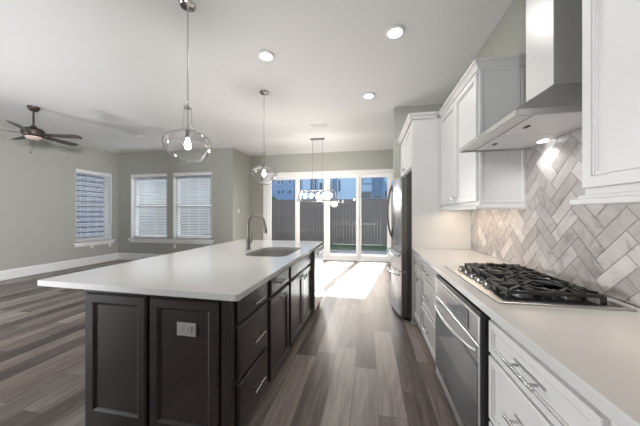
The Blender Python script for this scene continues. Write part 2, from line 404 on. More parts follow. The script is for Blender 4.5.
struct(MB().box(BW[0][0] - 0.06, BW[1][1] + 0.06, YB - 0.045, YB + 0.12, BZ0 - 0.045, BZ0, 0.006).box(BW[0][0] - 0.03, BW[1][1] + 0.03, YB - 0.02, YB, BZ0 - 0.11, BZ0 - 0.045, 0.004).build('trim_2', 'white_trim'))
G = 'window blinds in the living area'
blind(fl, WY0 + 0.016, WY1 - 0.016, WZ0 + 0.005, WZ1 - 0.015, 'white slatted blind in the single window of the left wall', -6, G, pitch=0.046)
blind(fb, BW[0][0] + 0.03, BW[0][1] - 0.016, BZ0 + 0.005, BZ1 - 0.015, 'white slatted blind in the back wall window nearest the room corner', -36, G)
blind(fb, BW[1][0] + 0.03, BW[1][1] - 0.016, BZ0 + 0.005, BZ1 - 0.015, 'white slatted blind in the back wall window behind the nearest glass pendant', -36, G)

# sliding glass doors
d = sempty('door_1', ((DX0 + DX1) / 2, YF, 0))
b = MB().box(DX0, DX0 + 0.06, YF + 0.02, YF + 0.16, 0, DZ1, 0.004).box(DX1 - 0.06, DX1, YF + 0.02, YF + 0.16, 0, DZ1, 0.004)
b.box(DX0 + 0.06, DX1 - 0.06, YF + 0.02, YF + 0.16, DZ1 - 0.06, DZ1, 0.004).box(DX0 + 0.06, DX1 - 0.06, YF + 0.02, YF + 0.16, 0.0, 0.035, 0.004)
b.build('door_frame', 'vinyl_white', d)
b = MB().box(DX0 - 0.07, DX0 + 0.02, YF - 0.018, YF, 0, DZ1 + 0.07, 0.004).box(DX1 - 0.02, DX1 + 0.07, YF - 0.018, YF, 0, DZ1 + 0.07, 0.004).box(DX0 + 0.02, DX1 - 0.02, YF - 0.018, YF, DZ1 - 0.02, DZ1 + 0.07, 0.004)
b.build('casing', 'white_trim', d)
pan = [(-2.95, -2.03, 0.10), (-2.06, -1.16, 0.06), (-1.16, -0.24, 0.06), (-0.27, 0.61, 0.10)]
for i, (x0, x1, dy) in enumerate(pan):
    sw = 0.086; y0, y1 = YF + dy, YF + dy + 0.035
    b = MB().box(x0, x0 + sw, y0, y1, 0.035, DZ1 - 0.06, 0.004).box(x1 - sw, x1, y0, y1, 0.035, DZ1 - 0.06, 0.004)
    b.box(x0 + sw, x1 - sw, y0, y1, 0.035, 0.15, 0.004).box(x0 + sw, x1 - sw, y0, y1, DZ1 - 0.13, DZ1 - 0.06, 0.004)
    p = b.build('sliding_panel', 'vinyl_white', d)
    MB().box(x0 + sw, x1 - sw, y0 + 0.014, y0 + 0.020, 0.15, DZ1 - 0.13).build('pane', 'window_glass', p)
    if i in (1, 2):
        hx = x1 - 0.04 if i == 1 else x0 + 0.04
        MB().box(hx - 0.012, hx + 0.012, y0 - 0.028, y0, 0.93, 1.13, 0.006).build('door_handle', 'vinyl_white', p)

# ------------------------------------------------------------------ outdoors
tag(MB().box(-12, 8, YF + T, 9.7, -0.2, -0.06, 0.01).build('patio_slab', 'concrete'), 'grey concrete patio slab outside the sliding glass doors', 'patio')['kind'] = 'structure'
g = MB().box(-22, 18, 9.7, 90, -0.3, -0.09); struct(g.build('ground', 'grass'))
def fence(name, y, x0, x1, label):
    t = thing(name, label, 'fence', ((x0 + x1) / 2, y, -0.09))
    b = MB(); x = x0
    while x < x1:
        b.box(x, x + 0.135, y + random.uniform(0, 0.004), y + 0.02, -0.07, 1.97 + random.uniform(-0.006, 0.006), 0.003); x += 0.14
    b.build('boards', 'fence_wood', t)
    b = MB().box(x0, x1, y + 0.022, y + 0.06, 0.15, 0.24).box(x0, x1, y + 0.022, y + 0.06, 1.60, 1.69).box(x0, x1, y - 0.02, y + 0.07, 1.972, 2.0, 0.004)
    b.build('rails', 'fence_wood', t)
    x = x0 + 0.3
    while x < x1: bx('post', 'fence_wood', t, x, x + 0.09, y + 0.062, y + 0.15, -0.09, 1.9); x += 2.4
fence('wooden_fence', 11.6, -14, 5.0, 'weathered grey vertical board fence beyond the patio')
tag(MB().box(-9.4, 18, 9.72, 11.58, -0.092, -0.08).build('lawn', 'grass'), 'strip of shaded green grass between patio and board fence', 'lawn', kind='stuff')
# neighbouring house seen through the left window
t = thing('neighbouring_house', 'blue-grey lap-sided house wall seen through the left wall window', 'house', (-10.2, 5.0, -0.1))
b = MB(); z = -0.1
while z < 6.2:
    b.prism([(-10.2, z), (-10.2, z + 0.02), (-10.215, z + 0.19), (-10.4, z + 0.19), (-10.4, z)], lambda p, q, a: (p, a, q), 1.0, 10.5); z += 0.19
b.build('siding', 'house_siding', t)
MB().prism([(-9.7, 6.12), (-14.5, 8.4), (-14.5, 8.2), (-9.7, 5.95)], lambda p, q, a: (p, a, q), 0.6, 10.9).build('roof', 'far_window', t)
bx('gutter', 'vinyl_white', t, -9.72, -9.6, 0.6, 10.9, 5.95, 6.1)
t = thing('neighbouring_house', 'long grey lap-sided house seen through the blinds of the back wall windows', 'house', (-24, 20, -0.1))
b = MB(); z = -0.1
while z < 8.8:
    b.prism([(24.0, z), (24.0, z + 0.02), (24.015, z + 0.19), (24.2, z + 0.19), (24.2, z)], lambda p, q, a: (a, p, q), -48.0, -14.0); z += 0.19
b.build('siding', 'house_siding', t)
MB().prism([(23.4, 8.8), (29.5, 11.6), (29.5, 11.4), (23.4, 8.65)], lambda p, q, a: (a, p, q), -48.4, -13.6).build('roof', 'siding_grey', t)
for k in range(7):
    f_ = bx('window', 'vinyl_white', t, -45 + k * 4.6, -43.7 + k * 4.6, 23.93, 23.99, 2.0 + 2.9 * (k % 2), 3.7 + 2.9 * (k % 2), 0.01)
    bx('pane', 'far_window', f_, -44.9 + k * 4.6, -43.8 + k * 4.6, 23.90, 23.93, 2.1 + 2.9 * (k % 2), 3.6 + 2.9 * (k % 2), 0)
# apartment blocks far behind the fence
def block(name, label, x0, x1, y, h, m, wins, panels=(), bands=()):
    t = thing(name, label, 'building', ((x0 + x1) / 2, y + 5, -0.3))
    bx('walls', m, t, x0, x1, y, y + 10, -0.3, h, 0.02)
    bx('roof', 'siding_grey', t, x0 - 0.4, x1 + 0.4, y - 0.4, y + 10.4, h, h + 0.4, 0.05)
    for a, b_, c, e, mm in panels: bx('cladding_panel', mm, t, a, b_, y - 0.12, y + 0.02, c, e, 0.01)
    for a, b_, c, e, mm in wins:
        f_ = bx('window', 'siding_light', t, a - 0.1, b_ + 0.1, y - 0.16, y - 0.005, c - 0.1, e + 0.1, 0.01)
        bx('pane', mm, f_, a, b_, y - 0.19, y - 0.16, c, e, 0.0)
def X70(x): return (x - 368) * 0.2785 * (1 + (368 - x) * 0.00075)
def Z70(y): return 1.32 + (214 - y) * 0.285
W1 = []
for y in (183.2, 193.2, 173.2, 163.2):
    for x in (281.0, 284.6, 291.8, 277.5, 288.6, 262, 266, 255, 248):
        if x in (277.5, 288.6): continue
        W1.append((X70(x), X70(x) + 0.62, Z70(y), Z70(y) + 0.95, 'far_window'))
    W1.append((X70(272.5), X70(275), Z70(y + 3), Z70(y + 3) + 1.5, 'far_window'))
block('apartment_building', 'blue apartment block with pairs of small dark windows behind the leftmost door pane', X70(232), X70(297), 70, 17.5, 'siding_blue', W1)
W2 = [(X70(300.5), X70(303.5), Z70(188), Z70(180), 'far_window'), (X70(313), X70(315), Z70(191), Z70(178), 'far_window'), (X70(316.6), X70(318.4), Z70(191), Z70(174), 'far_window'),
      (X70(321.5), X70(324), Z70(190), Z70(183), 'far_window'), (X70(339.6), X70(341.3), Z70(192), Z70(181), 'far_window'), (X70(330), X70(332.5), Z70(190), Z70(184), 'far_window'), (X70(330), X70(333.5), Z70(181), Z70(176), 'far_window_light')]
block('apartment_building', 'pale blue apartment block with tall narrow dark windows behind the two middle door panes', X70(298.5), X70(356), 70, 19, 'siding_light', W2,
      panels=[(X70(298.5), X70(305), 0, 19, 'siding_blue'), (X70(312), X70(320), 0, 19, 'siding_blue'), (X70(328), X70(334), 0, 19, 'siding_blue'), (X70(334), X70(338.3), 0, 19, 'siding_grey')])
W3 = [(X70(362.8), X70(365), Z70(184), Z70(175), 'far_window_light'), (X70(366), X70(371), Z70(184), Z70(175), 'far_window_light'), (X70(361), X70(371), Z70(199), Z70(193), 'far_window'),
      (X70(384), X70(388), Z70(184), Z70(177), 'far_window_light'), (X70(384), X70(390), Z70(199), Z70(192), 'far_window'), (X70(353), X70(355.5), Z70(190), Z70(178), 'far_window'),
      (X70(394), X70(399), Z70(184), Z70(175), 'far_window_light'), (X70(373.5), X70(381), Z70(199), Z70(196), 'far_window')]
q = 82 / 70
W3 = [(a * q, b_ * q, 1.32 + (c - 1.32) * q, 1.32 + (e - 1.32) * q, m_) for a, b_, c, e, m_ in W3 if b_ > X70(360)]
P3 = [(X70(360), X70(371.5), Z70(192), Z70(186), 'siding_light'), (X70(372), X70(382), 0, 18, 'siding_grey')]
P3 = [(a * q, b_ * q, max(0, 1.32 + (c - 1.32) * q), 1.32 + (e - 1.32) * q, m_) for a, b_, c, e, m_ in P3]
block('apartment_building', 'blue-grey apartment block with wide pale windows behind the rightmost door pane', X70(350) * q, X70(425) * q, 82, 21.5, 'siding_blue', W3, panels=P3)
# tree
def tree(x, y, r, zc, label):
    t = thing('tree', label, 'tree', (x, y, -0.09))
    MB().cyl((x, y, -0.09), (x, y, zc), 0.14, 0.07, 10).build('trunk', 'bark', t)
    b = MB()
    for i in range(900):
        v = Vector((random.gauss(0, 1), random.gauss(0, 1), random.gauss(0, 1))).normalized() * r * random.uniform(0.45, 1.0); v.z *= 1.1
        c = Vector((x, y, zc)) + v; n = Vector((random.gauss(0, 1), random.gauss(0, 1), random.gauss(0, 1))).normalized()
        a = n.orthogonal().normalized() * 0.13; bb = n.cross(a).normalized() * 0.08
        b.bm.faces.new([b.bm.verts.new(c + q) for q in (a, bb, -a, -bb)])
    b.build('foliage', 'foliage', t, solid=False)
tree(-9.0, 22.5, 1.05, 1.85, 'leafy green tree behind the fence at the left door pane')

# ------------------------------------------------------------------ cabinet helpers
fR = lambda u, d, z: (0.55 - d, u, z)            # right run, faces -X
fI = lambda u, d, z: (-0.70 + d, u, z)           # island, faces +X
fU = lambda u, d, z: (0.85 - d, u, z)            # upper cabinets
fF = lambda u, d, z: (0.54 - d, u, z)            # cabinet above the refrigerator
P_SLAB = [(0, 0), (0, 0.014), (0.006, 0.020)]
P_STEP = [(0, 0), (0, 0.017), (0.003, 0.020), (0.028, 0.020), (0.0285, 0.012), (0.031, 0.012), (0.0315, 0.0175), (0.038, 0.0175), (0.0385, 0.009), (0.042, 0.009)]
P_SHAKER = [(0, 0), (0, 0.017), (0.003, 0.020), (0.042, 0.020), (0.0425, 0.012), (0.0455, 0.012), (0.046, 0.018), (0.053, 0.018), (0.0535, 0.013), (0.060, 0.013), (0.0605, 0.007), (0.064, 0.007)]
P_DSLAB = [(0, 0), (0, 0.010), (0.012, 0.020), (0.016, 0.020)]
P_DDRAW = [(0, 0), (0, 0.010), (0.014, 0.020), (0.018, 0.020)]
P_DDOOR = [(0, 0), (0, 0.012), (0.008, 0.020), (0.050, 0.020), (0.060, 0.012), (0.066, 0.009), (0.070, 0.009)]
def pull(fn, u0, u1, z, parent, d0=0.020, m='steel_handle', off=0.032, r=0.0058):
    b = MB().cyl(fn(u0, d0 + off, z), fn(u1, d0 + off, z), r, seg=14)
    k = (u1 - u0) * 0.18
    for u in (u0 + k, u1 - k): b.cyl(fn(u, d0 - 0.001, z), fn(u, d0 + off, z), r * 0.85, seg=10)
    return b.build('handle', m, parent, True)
def tknob(fn, u, z, parent, d0=0.020, vert=True, L=0.05):
    b = MB().cyl(fn(u, d0 - 0.001, z), fn(u, d0 + 0.028, z), 0.005, seg=10)
    if vert: b.cyl(fn(u, d0 + 0.03, z - L / 2), fn(u, d0 + 0.03, z + L / 2), 0.0058, seg=12)
    else: b.cyl(fn(u - L / 2, d0 + 0.03, z), fn(u + L / 2, d0 + 0.03, z), 0.0058, seg=12)
    return b.build('knob', 'steel_handle', parent, True)
def front(name, fn, u0, u1, z0, z1, prof, m, parent):
    return MB().rings(fn, u0, u1, z0, z1, prof).build(name, m, parent)
def body(fn, u0, u1, z0, z1, depth, m, parent, kick=0.1, kickset=0.07):
    p, q = fn(u0, 0, z0), fn(u1, -depth, z1)
    r = MB().box(p[0], q[0], p[1], q[1], z0, z1, 0.001).build('body', m, parent)
    if kick:
        p, q = fn(u0, -kickset, 0), fn(u1, -depth, z0)
        MB().box(p[0], q[0], p[1], q[1], 0.0, z0 - 0.0005, 0.0).build('toe_kick', m, parent)
    return r

# ------------------------------------------------------------------ right-hand run
GR = 'white base cabinets along the right wall'
def base(u0, u1, label):
    t = thing('base_cabinet', label, 'cabinet', (0.85, (u0 + u1) / 2, 0), GR)
    body(fR, u0, u1, 0.1, 0.874, 0.615, 'cabinet_white', t); return t
t = base(2.72, 3.158, 'white base cabinet with one drawer over one door beside the refrigerator')
dr = front('drawer', fR, 2.745, 3.145, 0.715, 0.855, P_STEP, 'cabinet_white', t); pull(fR, 2.88, 3.01, 0.785, dr)
dr = front('door', fR, 2.745, 3.145, 0.125, 0.700, P_SHAKER, 'cabinet_white', t); tknob(fR, 2.775, 0.64, dr)
t = base(2.125, 2.718, 'white three-drawer base cabinet on the far side of the oven')
for z0, z1, zp in ((0.715, 0.855, 0.785), (0.410, 0.700, 0.56), (0.125, 0.395, 0.27)):
    dr = front('drawer', fR, 2.145, 2.70, z0, z1, P_STEP, 'cabinet_white', t); pull(fR, 2.33, 2.51, zp, dr)
t = base(0.665, 1.262, 'white wide-drawer base cabinet in the near right foreground with bar pulls')
for z0, z1, zp in ((0.705, 0.845, 0.775), (0.410, 0.690, 0.57), (0.125, 0.395, 0.28)):
    dr = front('drawer', fR, 0.695, 1.25, z0, z1, P_STEP, 'cabinet_white', t); pull(fR, 0.885, 1.055, zp, dr)
t = base(-0.1, 0.663, 'white base cabinet at the near end of the right run')
for z0, z1, zp in ((0.705, 0.845, 0.775), (0.125, 0.690, 0.60)):
    dr = front('drawer', fR, -0.08, 0.625, z0, z1, P_STEP, 'cabinet_white', t); pull(fR, 0.2, 0.35, zp, dr)
# oven housing + oven
t = thing('oven_cabinet', 'white cabinet housing around the built-in oven under the cooktop', 'cabinet', (0.85, 1.69, 0))
b = MB().box(0.55, 1.165, 2.085, 2.123, 0.1, 0.874).box(0.55, 1.165, 1.264, 1.275, 0.1, 0.874).box(0.56, 1.165, 1.275, 2.085, 0.1, 0.125).box(1.12, 1.165, 1.275, 2.085, 0.125, 0.874)
b.box(0.531, 0.55, 2.03, 2.123, 0.1, 0.872, 0.002)
b.build('body', 'cabinet_white', t)
MB().box(0.62, 1.165, 1.264, 2.123, 0.0, 0.0995).build('toe_kick', 'cabinet_white', t)
MB().box(0.538, 0.60, 1.276, 2.03, 0.128, 0.17, 0.002).build('bottom_rail', 'cabinet_white', t)
t = thing('wall_oven', 'stainless built-in oven with dark glass door and bowed handle below the gas cooktop', 'oven', (0.8, 1.65, 0.13))
OY0, OY1 = 1.27, 2.022; OX = 0.497
MB().box(0.532, 1.10, 1.278, 2.02, 0.172, 0.866, 0.002).build('casing', 'black_plastic', t)
MB().box(0.505, 0.5315, OY0, OY1, 0.178, 0.868, 0.001).build('trim_frame', 'black_plastic', t)
fO = lambda u, d, z: (OX + 0.03 - d, u, z)
cp = MB().rings(fO, OY0 + 0.002, OY1, 0.722, 0.846, [(0, -0.0), (0, 0.026), (0.004, 0.030)]).build('control_panel', 'steel', t)
MB().rings(fO, OY0 + 0.115, OY1 - 0.05, 0.738, 0.834, [(0, 0.028), (0, 0.032), (0.002, 0.033)]).build('display', 'oven_glass', cp)
dd = MB().rings(fO, OY0 + 0.002, OY1, 0.180, 0.714, [(0, 0.0), (0, 0.026), (0.004, 0.030)]).build('oven_door', 'steel', t)
MB().rings(fO, OY0 + 0.006, OY1 - 0.012, 0.205, 0.628, [(0, 0.028), (0, 0.032), (0.002, 0.0325)]).build('door_glass', 'oven_glass', dd)
pts = []; rs = []
for i in range(25):
    k = i / 24; u = OY0 + 0.03 + (OY1 - OY0 - 0.06) * k; arc = math.sin(PI * k) ** 0.55
    pts.append(fO(u, 0.028 + 0.046 * arc, 0.675)); rs.append(0.010)
MB().tube(pts, rs, 14).build('handle', 'steel_satin', dd, True)
MB().box(0.500, 0.5315, OY0 + 0.002, OY1, 0.128, 0.176, 0.003).build('lower_trim', 'steel', t)
# countertop with the cooktop well
b = MB().box(0.513, 1.155, 1.0, 3.158, 0.876, 0.914, 0.003).box(0.513, 1.155, -0.35, 1.0, 0.876, 0.914, 0.003)
b = MB().box(0.513, 1.155, -0.35, 3.158, 0.876, 0.914, 0.003, 2)
tag(b.build('countertop', 'quartz'), 'white quartz countertop carrying the gas cooktop along the right wall', 'countertop')

# backsplash: real herringbone tiles
def herringbone():
    W, n = 0.0755, 3; L = n * W; grout = 0.0028; x_face = XR - 0.012
    y0, y1, z0, z1 = 0.0, 3.155, 0.9155, 1.90
    t = thing('tile_backsplash', 'marble herringbone tile backsplash on the right wall behind the cooktop', 'backsplash', (XR - 0.006, 1.6, z0))
    bx('grout', 'grout', t, XR - 0.008, XR - 0.001, y0, y1, z0, 1.83, 0)
    bm = bmesh.new(); c45 = math.sqrt(0.5); lay = bm.loops.layers.color.new('tint'); cz, cy = 1.0865, 1.552
    def add(a0, a1, b0, b1):
        g = grout / 2; q = [(a0 + g, b0 + g), (a1 - g, b0 + g), (a1 - g, b1 - g), (a0 + g, b1 - g)]
        cx, cb = (a0 + a1) / 2, (b0 + b1) / 2
        my, mz = cy + (cx - cb) * c45, cz + (cx + cb) * c45
        if not (y0 - 0.2 < my < y1 + 0.2 and z0 - 0.2 < mz < z1 + 0.2): return
        tint = random.random(); col = (tint, tint, tint, 1)
        rings = []
        for ins, dx in ((0, 0.006), (0, 0.001), (0.0012, 0)):
            qq = [(q[0][0] + ins, q[0][1] + ins), (q[1][0] - ins, q[1][1] + ins), (q[2][0] - ins, q[2][1] - ins), (q[3][0] + ins, q[3][1] - ins)]
            rings.append([bm.verts.new((x_face + dx, cy + (a - b_) * c45, cz + (a + b_) * c45)) for a, b_ in qq])
        fs = [bm.faces.new(rings[-1])]
        for A, B in zip(rings, rings[1:]):
            for k in range(4): fs.append(bm.faces.new((A[k], A[(k + 1) % 4], B[(k + 1) % 4], B[k])))
        for f_ in fs:
            for lp in f_.loops: lp[lay] = col
    for m_ in range(-40, 41):
        for k in range(-60, 61):
            a, b_ = (k - m_ * n), (k + m_ * n)
            if abs(a) > 30 or abs(b_) > 30: continue
            add(a * W, (a + n) * W, b_ * W, (b_ + 1) * W)
            add(a * W, (a + 1) * W, (b_ + 1) * W, (b_ + 1 + n) * W)
    for co, no in (((0, y0, 0), (0, -1, 0)), ((0, y1, 0), (0, 1, 0)), ((0, 0, z0), (0, 0, -1)), ((0, 0, 1.83), (0, 0, 1))):
        bmesh.ops.bisect_plane(bm, geom=bm.verts[:] + bm.edges[:] + bm.faces[:], plane_co=co, plane_no=no, clear_outer=True)
    bmesh.ops.recalc_face_normals(bm, faces=bm.faces[:])
    o = MB(); o.bm.free(); o.bm = bm; r = o.build('tiles', 'marble_tile', t, solid=False)
herringbone()

# upper cabinets
crown = [(0, 0), (0.012, 0), (0.016, 0.012), (0.030, 0.034), (0.044, 0.046), (0.046, 0.060), (0, 0.060)]
crown = [(-0.01, 0.0)] + crown[1:-1] + [(-0.01, 0.060)]
rail = [(-0.02, 0.0), (0.026, 0.0), (0.028, 0.003), (0.028, 0.020), (0.014, 0.024), (0.010, 0.034), (0.006, 0.038), (-0.02, 0.038)]
def upper(u0, u1, label, ends=(True, True)):
    t = thing('wall_cabinet', label, 'cabinet', (1.0, (u0 + u1) / 2, 1.375), 'white wall cabinets on the right wall')
    MB().box(0.85, 1.165, u0, u1, 1.395, 2.445, 0.001).build('body', 'cabinet_white', t)
    mid = (u0 + u1) / 2
    for a, c, kn in ((u0 + 0.018, mid - 0.002, mid - 0.03), (mid + 0.002, u1 - 0.012, mid + 0.03)):
        dr = front('door', fU, a, c, 1.420, 2.425, P_SHAKER, 'cabinet_white', t); tknob(fU, kn, 1.475, dr)
    # path with the outside on its left: wall -> front -> wall
    path = [(1.165, u1), (0.85, u1), (0.85, u0), (1.165, u0)]
    path = [(1.165, u0), (0.845, u0), (0.845, u1)] + ([(1.165, u1)] if ends[1] else [])
    MB().sweep(path, [(o, 2.440 + z) for o, z in crown]).build('crown_moulding', 'cabinet_white', t)
    MB().sweep(path, [(o, 1.357 + z) for o, z in rail]).build('light_rail', 'cabinet_white', t)
    return t
tA = upper(2.15, 3.155, 'white two-door wall cabinet between range hood and refrigerator panel', (True, False))
MB().rings(lambda u, d, z: (u, 2.15 - d, z), 0.852, 1.16, 1.40, 2.44, [(0, 0), (0, 0.006), (0.020, 0.006), (0.024, 0.001)]).build('side_panel', 'cabinet_white', tA)
s1 = MB().box(0.95, 0.98, 2.25, 3.05, 1.383, 1.393).build('led_strip', 'led_strip', tA)
light('under_cabinet_lamp', 'AREA', (0.97, 2.65, 1.375), 1.8, (1, 0.80, 0.60), (0, 0, 0), shape='RECTANGLE', size=0.05, size_y=0.8)
tB = upper(0.30, 1.185, 'white wall cabinet at the near right edge of the picture', (True, True))
s1 = MB().box(0.95, 0.98, 0.4, 1.05, 1.383, 1.393).build('led_strip', 'led_strip', tB)
light('under_cabinet_lamp', 'AREA', (0.97, 0.72, 1.375), 0.8, (1, 0.80, 0.60), (0, 0, 0), shape='RECTANGLE', size=0.05, size_y=0.65)
# far-side end of near cabinet crown runs back to the wall: path covers it

# refrigerator surround
t = thing('refrigerator_cabinet', 'white two-door cabinet above the refrigerator with a tall end panel down to the floor', 'cabinet', (0.85, 3.73, 0))
MB().box(0.52, 1.165, 3.160, 3.205, 0.0, 2.445, 0.002).build('end_panel', 'cabinet_white', t)
MB().box(0.54, 1.165, 3.207, 4.285, 1.885, 2.445, 0.001).build('body', 'cabinet_white', t)
for a, c, kn in ((3.225, 3.742, 3.715), (3.746, 4.27, 3.775)):
    dr = front('door', fF, a, c, 1.90, 2.425, P_SHAKER, 'cabinet_white', t); tknob(fF, kn, 1.95, dr)
MB().sweep([(0.79, 3.158), (0.515, 3.158), (0.515, 4.285)], [(o, 2.446 + z) for o, z in crown]).build('crown_moulding', 'cabinet_white', t)

# refrigerator
t = thing('refrigerator', 'stainless french-door refrigerator with two lower drawers and dark sides', 'refrigerator', (0.8, 3.73, 0))
RY0, RY1 = 3.245, 4.155
MB().box(0.475, 1.12, RY0, RY1, 0.03, 1.775, 0.004).build('case', 'fridge_side', t)
MB().box(0.50, 1.10, RY0 + 0.02, RY1 - 0.02, 0.0, 0.03).build('base', 'black_plastic', t)
def bulge(y): k = (y - (RY0 + RY1) / 2) / ((RY1 - RY0) / 2); return 0.405 - 0.075 * (1 - k * k)
def fdoor(y0, y1, z0, z1, name):
    n = 14; poly = [(bulge(y0 + (y1 - y0) * i / n), y0 + (y1 - y0) * i / n) for i in range(n + 1)] + [(0.470, y1), (0.470, y0)]
    m_ = MB().prism(poly, lambda p, q, a: (p, q, a), z0, z1)
    es = [e for e in m_.bm.edges if abs(e.verts[0].co.z - e.verts[1].co.z) < 1e-6]
    bmesh.ops.bevel(m_.bm, geom=es, offset=0.006, segments=2, affect='EDGES')
    return m_.build(name, 'fridge_steel', t, True, 30)
ym = (RY0 + RY1) / 2
for (a, c, hy) in ((RY0, ym - 0.003, ym - 0.045), (ym + 0.003, RY1, ym + 0.045)):
    o = fdoor(a, c, 0.850, 1.785, 'door')
    pts = []
    for i in range(21):
        k = i / 20; z = 0.99 + 0.73 * k; pts.append((bulge(hy) + 0.004 - 0.062 * math.sin(PI * k) ** 0.7, hy, z))
    MB().tube(pts, 0.011, 12).build('handle', 'fridge_side', o, True)
for z0, z1, hz in ((0.605, 0.842, 0.79), (0.045, 0.597, 0.55)):
    o = fdoor(RY0, RY1, z0, z1, 'drawer')
    pts = []
    for i in range(25):
        k = i / 24; y = RY0 + 0.07 + (RY1 - RY0 - 0.14) * k; pts.append((bulge(y) + 0.004 - 0.058 * math.sin(PI * k) ** 0.4, y, hz))
    MB().tube(pts, 0.011, 12).build('handle', 'steel_handle', o, True)
MB().box(0.412, 0.468, RY0 - 0.003, RY0 - 0.0003, 0.86, 1.775).box(0.412, 0.468, RY0 - 0.003, RY0 - 0.0003, 0.612, 0.836).box(0.412, 0.468, RY0 - 0.003, RY0 - 0.0003, 0.052, 0.59).build('door_edge', 'fridge_edge', t)
MB().box(0.45, 0.52, RY0 + 0.02, RY0 + 0.12, 1.777, 1.80, 0.004).box(0.45, 0.52, RY1 - 0.12, RY1 - 0.02, 1.777, 1.80, 0.004).build('hinge_cover', 'fridge_side', t)

# ------------------------------------------------------------------ range hood
t = thing('range_hood', 'stainless chimney range hood on the right wall above the cooktop', 'range hood', (0.95, 1.69, 1.78))
HX, HY0, HY1 = 0.68, 1.335, 2.075; xw = XR - 0.0125
b = MB()
b.box(HX, HX + 0.012, HY0, HY1, 1.783, 1.812, 0.002).box(HX + 0.012, xw, HY0, HY0 + 0.012, 1.783, 1.812, 0.0).box(HX + 0.012, xw, HY1 - 0.012, HY1, 1.783, 1.812, 0.0).box(HX + 0.01, xw, HY0 + 0.01, HY1 - 0.01, 1.806, 1.811, 0)
b.build('rim', 'steel_hood', t)
CX, CY0, CY1, CZ = 0.97, 1.55, 1.79, 2.01
b = MB(); A = [b.bm.verts.new(v) for v in ((HX, HY0, 1.8125), (xw, HY0, 1.8125), (xw, HY1, 1.8125), (HX, HY1, 1.8125))]
B_ = [b.bm.verts.new(v) for v in ((CX, CY0, CZ), (xw, CY0, CZ), (xw, CY1, CZ), (CX, CY1, CZ))]
for k in range(4): b.bm.faces.new((A[k], A[(k + 1) % 4], B_[(k + 1) % 4], B_[k]))
b.bm.faces.new(A[::-1]); b.bm.faces.new(B_); b.build('canopy', 'steel_hood', t)
MB().box(CX, xw, CY0, CY1, CZ + 0.0005, H - 0.001, 0.002).build('chimney', 'steel_hood', t)
MB().box(HX + 0.014, xw, HY0 + 0.014, HY1 - 0.014, 1.796, 1.805, 0.001).build('underside_panel', 'steel_pale', t)
for a, c in ((HY0 + 0.03, 1.700), (1.710, HY1 - 0.03)):
    f_ = MB().box(0.78, 1.08, a, c, 1.789, 1.7955, 0.002).build('grease_filter', 'steel_pale', t)
    MB().box(0.825, 0.845, (a + c) / 2 - 0.02, (a + c) / 2 + 0.02, 1.783, 1.7885, 0.002).build('latch', 'black_plastic', f_)
for y in (1.52, 1.88):
    MB().cyl((1.115, y, 1.788), (1.115, y, 1.7955), 0.028, seg=20).build('lamp', 'lamp_disc', t)
    light('hood_lamp', 'SPOT', (1.10, y, 1.78), 4, (1, 0.97, 0.95), (0, 0, 0), spot_size=2.4, spot_blend=0.7, shadow_soft_size=0.03)
for k in range(4): MB().cyl((HX - 0.002, 1.64 + 0.03 * k, 1.797), (HX + 0.001, 1.64 + 0.03 * k, 1.797), 0.005, seg=10).build('button', 'steel_handle', t)

# ------------------------------------------------------------------ gas cooktop
t = thing('gas_cooktop', 'five-burner stainless gas cooktop with black iron grates on the right countertop', 'cooktop', (0.85, 1.68, 0.914))
CTX0, CTX1, CTY0, CTY1 = 0.578, 1.10, 1.275, 2.085
b = MB().box(CTX0, CTX1, CTY0, CTY1, 0.9145, 0.922, 0.003, 2)
b.build('tray', 'steel', t)
poly = [(0.615, 1.305), (1.075, 1.305), (1.075, 2.055), (0.705, 2.055), (0.705, 1.99), (0.690, 1.52), (0.680, 1.475), (0.615, 1.395)]
MB().prism(poly, lambda p, q, a: (p, q, a), 0.9222, 0.9245).build('burner_pan', 'black_enamel', t)
for i in range(5):
    y = 1.535 + i * 0.098; c = (0.648, y, 0.922)
    k = MB().lathe([(0, 0), (0.026, 0), (0.026, 0.005), (0.021, 0.008), (0.019, 0.022), (0.016, 0.025), (0, 0.025)], c, 24).build('knob', 'nickel', t, True)
    MB().box(0.634, 0.662, y - 0.0035, y + 0.0035, 0.947, 0.954, 0.0015).build('grip', 'black_plastic', k)
burn = [(0.76, 1.44, 0.038), (0.965, 1.44, 0.03), (0.86, 1.68, 0.05), (0.78, 1.93, 0.03), (0.965, 1.93, 0.042)]
for x, y, r in burn:
    bb = MB().lathe([(0, 0), (r * 1.25, 0), (r * 1.25, 0.006), (r * 1.0, 0.010), (r * 1.0, 0.018), (0, 0.018)], (x, y, 0.9247), 28).build('burner', 'steel_satin', t, True)
    MB().lathe([(0, 0), (r * 0.9, 0), (r * 0.95, 0.004), (r * 0.85, 0.010), (0, 0.011)], (x, y, 0.9430), 28).build('burner_cap', 'iron', bb, True)
zt = 0.962
